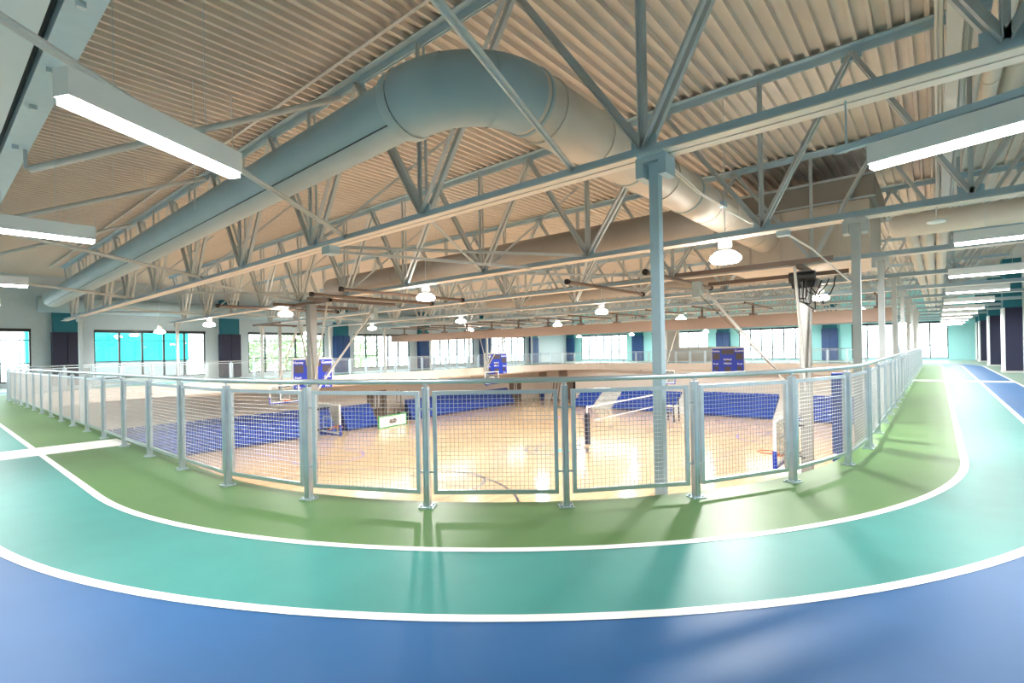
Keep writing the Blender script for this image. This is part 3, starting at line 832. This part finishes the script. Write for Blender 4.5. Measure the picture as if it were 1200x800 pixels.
# ------------------------------------------------------------------ backstops
def backstop(x, y, rz, label, mast=0.16, clear=True, brace=True, s=1.0):
    """local: board faces +y, rim at y=0.45; z absolute"""
    t = thing('basketball_backstop', label, 'hoop', (x, y, G), rz, 'ceiling-hung basketball backstops')
    z = lambda h: h - G
    b = MB(); b.box(-mast / 2, mast / 2, -0.52 - mast / 2, -0.52 + mast / 2, z(-1.75), z(3.18))
    mk('mast', b, MT['mast'], t, world=False)
    b = MB(); b.box(-1.3, 1.3, -0.58, -0.46, z(3.18), z(3.285)); b.box(-1.3, -1.2, -1.3, 2.2, z(3.18), z(3.285)); b.box(1.2, 1.3, -1.3, 2.2, z(3.18), z(3.285))
    mk('ceiling_frame', b, MT['brown'], t, world=False)
    for sx in (-1, 1):
        mk('side_brace', MB().tube([(sx * 1.1, -0.52, z(3.18)), (sx * 0.08, -0.52, z(0.2))], 0.03, 8), MT['ltgrey'], t, world=False)
    if brace:
        mk('front_brace', MB().tube([(0.06, 2.1, z(3.18)), (0.06, -0.48, z(-0.05))], 0.04, 8), MT['ltgrey'], t, world=False)
        mk('lift_cable', MB().tube([(-0.05, 2.1, z(2.9)), (-0.05, -0.3, z(0.3))], 0.012, 6), MT['brown'], t, world=False)
        mk('winch', MB().box(-0.12, 0.15, 2.0, 2.2, z(2.75), z(3.18)), MT['band'], t, world=False)
    b = MB()
    for sx in (-0.35, 0.35):
        for h in (-0.55, -1.3):
            b.bar((sx * 0.3, -0.48, z(h - 0.06)), (sx, -0.08, z(h)), 0.05, 0.05)
    mk('board_arms', b, MT['dark'], t, world=False)
    mk('backboard', MB().box(-0.9, 0.9, -0.02, 0.02, z(-1.5), z(-0.43)), MT['acrylic'], t, world=False)
    b = MB(); b.box(-0.915, -0.86, -0.03, 0.03, z(-1.5), z(-0.43)); b.box(0.86, 0.915, -0.03, 0.03, z(-1.5), z(-0.43)); b.box(-0.86, 0.86, -0.03, 0.03, z(-0.485), z(-0.43)); b.box(-0.86, 0.86, -0.03, 0.03, z(-1.5), z(-1.45))
    mk('board_frame', b, MT['white'], t, world=False)
    b = MB(); b.box(-0.30, -0.25, 0.021, 0.028, z(-1.35), z(-0.9)); b.box(0.25, 0.30, 0.021, 0.028, z(-1.35), z(-0.9)); b.box(-0.25, 0.25, 0.021, 0.028, z(-0.95), z(-0.9)); b.box(-0.25, 0.25, 0.021, 0.028, z(-1.35), z(-1.3))
    mk('target_square', b, MT['white'], t, world=False)
    b = MB(); b.box(-0.93, 0.93, -0.045, 0.045, z(-1.56), z(-1.49)); b.box(-0.945, -0.9, -0.045, 0.045, z(-1.56), z(-1.15)); b.box(0.9, 0.945, -0.045, 0.045, z(-1.56), z(-1.15))
    mk('edge_padding', b, MT['sblue'], t, world=False)
    pts = [(0.225 * math.cos(2 * PI * i / 20), 0.38 + 0.225 * math.sin(2 * PI * i / 20), z(-1.35)) for i in range(20)]
    b = MB(); b.tube(pts, 0.016, 6, closed=True); b.box(-0.08, 0.08, 0.02, 0.17, z(-1.42), z(-1.34))
    mk('rim', b, MT['orange'], t, world=False)
    return t
backstop(-17.2, 9.75, 0, 'basketball backstop on a thick grey mast at the near left of the gym', 0.27)
bsA = backstop(-2.98, 14.06, PI / 2, 'basketball backstop seen edge-on beside the second column on the right', 0.24)
backstop(-30.6, 14.6, -PI / 2, 'basketball backstop on the left side in front of the tree-lit window')
backstop(-30.6, 33.4, -PI / 2, 'small distant basketball backstop in front of the middle scoreboard')
backstop(-17.2, 39.7, PI, 'distant basketball backstop partly hidden by the corner column', 0.12)
mk('winch_motor', MB().tube([(-2.75, 13.9, 3.02), (-2.2, 13.9, 3.02)], 0.13, 12).box(-2.7, -2.15, 13.85, 14.3, 2.75, 2.95), MT['dark'], bsA, True)
for i in range(5):
    dz = 0.45 + 0.12 * (i * 7 % 3)
    cpts = [(-2.72 + 0.12 * i + 0.42 * k / 12 + 0.05 * math.sin(k * 0.9 + i), 13.76 - 0.03 * math.sin(k * 0.7 + 2 * i), 2.92 - dz * (1 - (k / 6 - 1) ** 2) + 0.04 * math.sin(k * 1.3 + i)) for k in range(13)]
    mk('cable', MB().tube(cpts, 0.014, 6), MT['black'], bsA, True)
GYM += list(COL.objects)[NG0:]
# dark support pipes with black end caps under the trusses
PIPES = [(-12.5, 9.9, 4.6), (-14.1, 9.9, 4.6), (-19.3, 9.2, 4.6), (-7.4, 13.3, 4.4), (-5.2, 13.3, 4.4)]
PL = ['nearest-row brown pipe right of the thick left mast', 'brown pipe just right of the thick left mast head', 'brown pipe just left of the thick left mast head', 'left one of two brown pipes near the glowing right pendant', 'right one of two brown pipes near the glowing right pendant']
for i, (x, y, L) in enumerate(PIPES):
    t = thing('support_pipe', None, 'pipe', (x, y, 3.148), 0, 'brown support pipes slung under the trusses')
    t['label'] = PL[i]
    mk('pipe_body', MB().tube([(0, -L / 2, 0), (0, L / 2, 0)], 0.05, 8), MT['brown'], t, True, world=False)
    mk('end_cap', MB().tube([(0, -L / 2 - 0.06, 0), (0, -L / 2 + 0.03, 0)], 0.075, 10), MT['black'], t, world=False)
    mk('end_cap', MB().tube([(0, L / 2 - 0.03, 0), (0, L / 2 + 0.06, 0)], 0.075, 10), MT['black'], t, world=False)

# ------------------------------------------------------------------ scoreboards
def text(body, size, loc, rot, m, parent, name='lettering', align='CENTER'):
    c = bpy.data.curves.new(name, 'FONT'); c.body = body; c.size = size; c.align_x = align; c.align_y = 'CENTER'; c.extrude = 0.004; c.resolution_u = 2
    o = bpy.data.objects.new('tmp', c); COL.objects.link(o)
    dg = bpy.context.evaluated_depsgraph_get()
    me = bpy.data.meshes.new_from_object(o.evaluated_get(dg))
    bpy.data.objects.remove(o)
    me.materials.clear(); me.materials.append(m); me.name = name
    return ob(name, me, parent, loc, rot, world=False)
def scoreboard(loc, rz, label, w=2.6, h=2.2):
    """faces local -y"""
    t = thing('scoreboard', label, 'scoreboard', loc, rz, 'blue scoreboards on the rail edge')
    mk('cabinet', MB().box(-w / 2, w / 2, 0, 0.2, 0, h), MT['sblue'], t, world=False)
    mk('cabinet_trim', MB().box(-w / 2 - 0.03, w / 2 + 0.03, -0.01, 0.22, h, h + 0.12).box(-w / 2 - 0.03, -w / 2, -0.01, 0.22, 0, h).box(w / 2, w / 2 + 0.03, -0.01, 0.22, 0, h), MT['ltgrey'], t, world=False)
    def dw(x, z, ww, hh): mk('digit_window', MB().box(x - ww / 2, x + ww / 2, -0.012, 0.0, z - hh / 2, z + hh / 2), MT['digit'], t, world=False)
    dw(-w * 0.36, h * 0.68, w * 0.22, h * 0.26); dw(w * 0.36, h * 0.68, w * 0.22, h * 0.26); dw(0, h * 0.86, w * 0.40, h * 0.20)
    dw(-w * 0.36, h * 0.22, w * 0.13, h * 0.17); dw(w * 0.36, h * 0.22, w * 0.13, h * 0.17); dw(0, h * 0.17, w * 0.20, h * 0.22); dw(0, h * 0.5, w * 0.12, h * 0.1)
    T = lambda s, x, z, sz, m='white': text(s, sz, (x, -0.012, z), (PI / 2, 0, 0), MT[m], t)
    T('Home', -w * 0.38, h * 0.9, 0.26); T('Guests', w * 0.36, h * 0.9, 0.26)
    T('Fouls', -w * 0.38, h * 0.39, 0.2); T('Fouls', w * 0.38, h * 0.39, 0.2)
    T('BONUS', 0, h * 0.56, 0.2); T('PERIOD', 0, h * 0.40, 0.19); T('Poss', -w * 0.38, h * 0.06, 0.18); T('Poss', w * 0.38, h * 0.06, 0.18); T('Player', 0, h * 0.04, 0.16, 'red')
    return t
scoreboard((-13.5, RY1 - 0.32, -0.88), 0, 'blue scoreboard facing the camera on the far rail edge', 2.57, 2.13)
scoreboard((RX0 + 0.38, 16.1, -0.72), PI / 2, 'blue scoreboard on the left edge partly hidden by the thick mast', 2.55, 1.8)
scoreboard((RX0 + 0.38, 33.3, -0.62), PI / 2, 'small distant blue scoreboard on the left edge near the far corner', 2.75, 1.75)

NG0 = len(COL.objects)
# ------------------------------------------------------------------ bleachers
def bleacher(p0, p1, depth, rows_, h, label, back):
    """rows run p0->p1; local +y goes back/up. back = rotation"""
    L = (Vector(p1) - Vector(p0)).length
    a = math.atan2(p1[1] - p0[1], p1[0] - p0[0])
    t = thing('bleacher', label, 'bleachers', (p0[0], p0[1], G), a, 'blue bleacher banks round the gym')
    dd, hh = depth / rows_, h / rows_
    n = max(1, int(L / 0.48))
    for r in range(rows_):
        b = MB()
        for i in range(n):
            x = i * L / n
            b.box(x + 0.02, x + L / n - 0.02, r * dd - 0.03, r * dd + min(dd, 0.34), (r + 1) * hh - 0.10, (r + 1) * hh)
            b.box(x + 0.02, x + L / n - 0.02, r * dd + min(dd, 0.34) - 0.05, r * dd + min(dd, 0.34), (r + 1) * hh, (r + 1) * hh + 0.13)
        mk('seat_row', b, MT['bseat'], t, world=False, kind='stuff')
        mk('riser', MB().box(0, L, r * dd, r * dd + dd, 0.02 if r == 0 else 0.02, (r + 1) * hh - 0.10), MT['bdark'], t, world=False)
    return t
def aisle(p0, p1, depth, rows_, h, label):
    L = (Vector(p1) - Vector(p0)).length; a = math.atan2(p1[1] - p0[1], p1[0] - p0[0])
    t = thing('aisle_steps', label, 'steps', (p0[0], p0[1], G), a, 'pale aisle steps between the bleacher banks')
    n = rows_ * 2
    for r in range(n):
        mk('step', MB().box(0.02, L - 0.02, r * depth / n - 0.15, (r + 1) * depth / n, 0, (r + 1) * h / n), MT['ltgrey'], t, world=False)
    mk('aisle_handrail', MB().tube([(L / 2, depth * 0.3, h * 0.4), (L / 2, depth * 0.3, h * 0.4 + 0.9), (L / 2, depth * 0.75, h * 0.75 + 0.9), (L / 2, depth * 0.75, h * 0.75)], 0.02, 6), MT['galv'], t, True, world=False)
YB1 = 43.2
bleacher((-28.6, YB1), (-26.2, YB1), 2.4, 6, 1.6, 'short blue bleacher bank at the left of the far wall', 0)
aisle((-26.2, YB1), (-24.0, YB1), 2.4, 6, 1.5, 'pale aisle steps left of the long middle bleacher bank')
bleacher((-24.0, YB1), (-18.0, YB1), 2.4, 6, 1.6, 'long blue bleacher bank behind the volleyball net', 0)
aisle((-18.0, YB1), (-16.3, YB1), 2.4, 6, 1.5, 'pale aisle steps just right of the corner column')
bleacher((-16.3, YB1), (-9.9, YB1), 2.4, 6, 1.7, 'blue bleacher bank below the far scoreboard', 0)
aisle((-9.9, YB1), (-8.1, YB1), 2.4, 6, 1.5, 'pale aisle steps behind the edge-on backboard')
bleacher((-8.1, YB1), (-1.8, YB1), 2.4, 6, 1.7, 'rightmost blue bleacher bank beside the padded post', 0)
bleacher((-33.6, 5.0), (-33.6, 19.8), -0.0 + 0.0 + 1.2, 6, 1.75, 'folded blue bleacher bank along the near left wall', 0)
bleacher((-33.9, 20.9), (-33.9, 23.6), 1.1, 6, 1.65, 'short folded blue bleacher block beside the double door', 0)
bleacher((-34.6, 27.6), (-35.6, 42.5), 1.0, 6, 1.6, 'folded blue bleacher bank along the far left wall', 0)
# bleacher end frames (dark)
for i, (x, y, lab) in enumerate(((-34.4, 24.2, 'dark folded steel end frame right of the short blue block'), (-35.0, 26.3, 'dark folded steel end frame left of the far left bank'))):
    t = thing('end_frame', lab, 'frame', (x, y, G))
    mk('leaning_frame', MB().bar((0, -0.2, 0.02), (-0.2, 0.15, 2.7), 0.05, 0.05).bar((0.0, 0.35, 0.02), (-0.2, 0.55, 2.6), 0.05, 0.05).bar((0, -0.15, 0.8), (-0.1, 0.42, 0.8), 0.04, 0.04).bar((-0.1, -0.02, 1.6), (-0.15, 0.5, 1.6), 0.04, 0.04), MT['brown'], t, world=False)
    for k in range(4):
        mk('foot_bar', MB().box(-0.3, 0.1, 0.2 + 0.25 * k, 0.32 + 0.25 * k, 0.01, 0.75 - 0.17 * k), MT['dark'], t, world=False)

# ------------------------------------------------------------------ gym doors and wall items
def gymdoor(nm, x, y0, y1, lab):
    t = thing(nm, lab, None, (x, (y0 + y1) / 2, G), 0, kind='structure')
    w = (y1 - y0) / 2
    for s in (-1, 1):
        c = s * w / 2
        d_ = mk('door_leaf', MB().box(0.0, 0.05, c - w / 2 + 0.01, c + w / 2 - 0.01, 0.02, 2.45), MT['wood_door'], t, world=False)
        mk('door_lite', MB().box(0.05, 0.06, -s * 0.0 + s * 0.18 - 0.07, s * 0.18 + 0.07, 1.05, 2.2), MT['white'], d_, world=False)
        mk('push_bar', MB().box(0.05, 0.1, c - w / 3, c + w / 3, 0.95, 1.02), MT['galv'], d_, world=False)
    mk('door_frame', MB().box(0, 0.08, -w - 0.08, -w, 0, 2.53).box(0, 0.08, w, w + 0.08, 0, 2.53).box(0, 0.08, -w, w, 2.45, 2.53), MT['brown'], t, world=False)
gymdoor('door_1', -37.8, 25.3, 27.1, 'brown double door with two narrow bright lites in the left gym wall')
gymdoor('door_2', -37.8, 44.3, 46.2, 'distant brown double door at the far left corner')
t = thing('door_3', 'plain brown door at the left end of the far wall', None, (-32.3, 48.7, G), kind='structure')
mk('door_leaf', MB().box(-0.55, 0.35, -0.05, 0.0, 0.02, 2.2), MT['wood_door'], t, world=False)
mk('door_gap', MB().box(0.37, 0.62, -0.06, 0, 0.02, 2.2), MT['black'], t, world=False)
for i, x in enumerate((-36.3, -33.3)):
    t = thing('wall_vent', ['left', 'right'][i] + ' square wall vent high on the far end of the gym', 'vent', (x, 48.7, -1.35))
    mk('vent_frame', MB().box(-0.65, -0.58, -0.06, 0, -0.45, 0.45).box(0.58, 0.65, -0.06, 0, -0.45, 0.45).box(-0.58, 0.58, -0.06, 0, 0.38, 0.45).box(-0.58, 0.58, -0.06, 0, -0.45, -0.38), MT['slab'], t, world=False)
    for k in range(7): mk('vent_slat', MB().bar((-0.58, -0.03, -0.33 + 0.11 * k), (0.58, -0.03, -0.33 + 0.11 * k), 0.05, 0.02, up=(0, 0.6, 1)), MT['slab'], t, world=False)
    mk('vent_back', MB().box(-0.58, 0.58, -0.005, 0.0, -0.38, 0.38), MT['beige'], t, world=False)
t = thing('waste_bin', 'small dark blue bin against the far gym wall', 'bin', (-35.9, 47.9, G))
mk('bin_body', MB().lathe([(0.3, 0.0), (0.36, 0.75), (0.37, 0.78)], n=14), MT['bdark'], t, True, world=False)
mk('bin_lid', MB().lathe([(0.38, 0.78), (0.3, 0.92), (0.08, 0.96)], n=14), MT['navyb'], t, True, world=False)
for i, x in enumerate((-34.6, -34.15, -33.75)):
    t = thing('volleyball_pole', ['left', 'middle', 'right'][i] + ' of three stored poles leaning on the far wall', 'pole', (x, 48.1, G))
    mk('pole', MB().tube([(0, 0, 0.05), (0.03, 0.5, 2.0)], 0.06, 8), MT['brown'], t, True, world=False)
    mk('pole_base', MB().lathe([(0.2, 0.0), (0.2, 0.05), (0.06, 0.08)], n=12), MT['dark'], t, world=False)
mk('wall_sign', MB().box(-33.45, -33.0, 48.65, 48.7, -3.2, -2.75), MT['ltgrey'], None, label='small square notice between stored poles and plain door', cat='sign')
# banner board on the floor
t = thing('sign_board', 'white banner board with green edge standing on the gym floor', 'sign', (-32.7, 22.8, G), math.atan2(2.95, -0.4))
mk('panel', MB().box(0.08, 2.9, 0, 0.05, 0.08, 0.86), MT['white'], t, world=False)
mk('green_edge', MB().box(0, 2.98, -0.02, 0.08, 0.86, 0.94).box(0, 0.08, -0.02, 0.08, 0, 0.86).box(2.9, 2.98, -0.02, 0.08, 0, 0.86).box(0.08, 2.9, -0.02, 0.08, 0, 0.08), MT['signgreen'], t, world=False)
e_ = MB(); e_.add([(1.5 + x, -0.004, 0.46 + z) for x, z in ((-0.42, -0.12), (-0.1, -0.2), (0.3, -0.16), (0.42, 0.05), (0.15, 0.22), (-0.05, 0.1), (-0.3, 0.18))], [(0, 1, 2, 3, 4, 5, 6)])
mk('emblem', e_, MT['brown'], t, world=False, label='small dark emblem')
# volleyball net
t = thing('volleyball_net', 'volleyball net on a padded navy post stretched away across the court', 'net', (-16.4, 26.4, G))
mk('net_post', MB().tube([(-16.4, 26.45, G), (-16.4, 26.45, -2.05)], 0.05, 10), MT['white'], t, True)
mk('post_pad', MB().box(-16.52, -16.28, 26.33, 26.57, G, -2.5), MT['navy'], t)
mk('net_post', MB().tube([(-16.4, 36.6, G), (-16.4, 36.6, -2.05)], 0.05, 10), MT['white'], t, True)
mk('net_tape', MB().box(-16.41, -16.39, 26.5, 36.6, -2.2, -2.1), MT['white'], t, label='white top tape')
mk('net_tape', MB().box(-16.41, -16.39, 27.3, 36.6, -3.06, -2.99), MT['white'], t, label='white bottom tape')
nm_ = MB()
for i in range(94): nm_.box(-16.401, -16.399, 27.3 + i * 0.1, 27.304 + i * 0.1, -3.0, -2.2)
for i in range(1, 8): nm_.box(-16.401, -16.399, 27.3, 36.6, -3.0 + i * 0.1, -2.996 + i * 0.1)
mk('netting', nm_, MT['dark'], t, kind='stuff')
t = thing('referee_stand', 'tall referee stand with dark padded legs behind the corner column', 'stand', (-16.6, 38.0, G))
for x, y in ((0, 0), (0.9, 0), (0, 1.0), (0.9, 1.0)):
    mk('leg', MB().bar((x, y, 0), (x * 0.85 + 0.07, y, 2.0), 0.08, 0.08), MT['navy'], t, world=False)
mk('platform', MB().box(0.0, 0.95, -0.05, 1.05, 1.15, 1.22), MT['ltgrey'], t, world=False)
for k in range(4): mk('rung', MB().bar((0, -0.02, 0.3 + 0.25 * k), (0.9, -0.02, 0.3 + 0.25 * k), 0.04, 0.04), MT['ltgrey'], t, world=False)
GYM += list(COL.objects)[NG0:]
# padded post beside the second column
t = thing('padded_post', 'tall blue padded post with pale side beside the second column', 'post', (-1.12, 8.6, G2))
mk('blue_pad', MB().box(-1.22, -1.07, 8.85, 9.0, G2, -0.3).box(-1.22, -1.07, 8.85, 9.0, -0.27, 0.93), MT['bseat'], t)
mk('pale_side', MB().box(-1.065, -0.985, 8.85, 9.0, G2, 0.96), MT['ltgrey'], t)
# beige partition at far end
b = MB(); b.box(-21.5, -19.2, 48.0, 48.2, 0, 3.03)
struct('wall_inner', b, MT['slab'], label='beige partition wall beyond the far rail')
b = MB(); b.box(-19.2, -13.9, 48.0, 48.2, 0, 1.42)
struct('wall_inner', b, MT['slab'], label='low beige partition wall beyond the far rail')

# ------------------------------------------------------------------ outdoors
b = MB(); b.box(-160, 120, -120, 180, G - 0.6, G - 0.25)
struct('ground', b, MT['ground'], label='pale paving outside the building')
t = thing('neighbour_building', 'teal panelled neighbouring building outside the left windows', 'building', (-58, 10, G))
mk('facade', MB().box(-57.2, -56, 5.75, 17.3, 1.1, 9.0), MT['facade'], t)
mk('ground_storey', MB().box(-57.1, -56.1, 5.9, 17.2, G - 0.25, 1.1), MT['facadeg'], t)
for i in range(7): mk('facade_joint', MB().box(-55.99, -55.93, 5.4 + i * 1.9, 5.46 + i * 1.9, 1.1, 9.0), MT['facade'], t)
def tree(x, y, h, r, label):
    t = thing('tree', label, 'tree', (x, y, G - 0.25), 0, 'trees outside the windows')
    mk('trunk', MB().tube([(0, 0, 0), (0.1, 0, h * 0.5), (0, 0.1, h * 0.8)], [0.2, 0.14, 0.06], 8), MT['bark'], t, True, world=False)
    b = MB()
    for i in range(900):
        u, v, w_ = random.gauss(0, 1), random.gauss(0, 1), random.gauss(0, 1)
        L = math.sqrt(u * u + v * v + w_ * w_) or 1; k = r * random.uniform(0.35, 1.0)
        c = Vector((u / L * k, v / L * k, h * 0.68 + w_ / L * k * 1.1))
        a = Vector((random.uniform(-1, 1), random.uniform(-1, 1), random.uniform(-1, 1))).normalized(); d = a.orthogonal().normalized(); s = 0.22
        b.add([c - a * s, c + d * s * 0.6, c + a * s, c - d * s * 0.6], [(0, 1, 2, 3)])
    mk('foliage', b, MT['leaf'], t, world=False, kind='stuff')
for i, (x, y, h, r) in enumerate(((-52, 20.5, 8.5, 2.6), (-53, 25.5, 9.5, 3.0), (-55, 31.5, 9, 2.8), (-60, 39, 9, 3))):
    tree(x, y, h, r, ['leafy tree outside the window behind the left mast', 'leafy tree outside the window near the left scoreboard', 'faint tree outside the fourth left window', 'faint tree far outside the left windows'][i])

# ------------------------------------------------------------------ finished scale of the lower level
SC = Matrix.Translation((0, 0, 1.35)) @ Matrix.Scale(KG, 4) @ Matrix.Translation((0, 0, -1.35))
for o in GYM:
    if o.parent is None: o.matrix_basis = SC @ o.matrix_basis
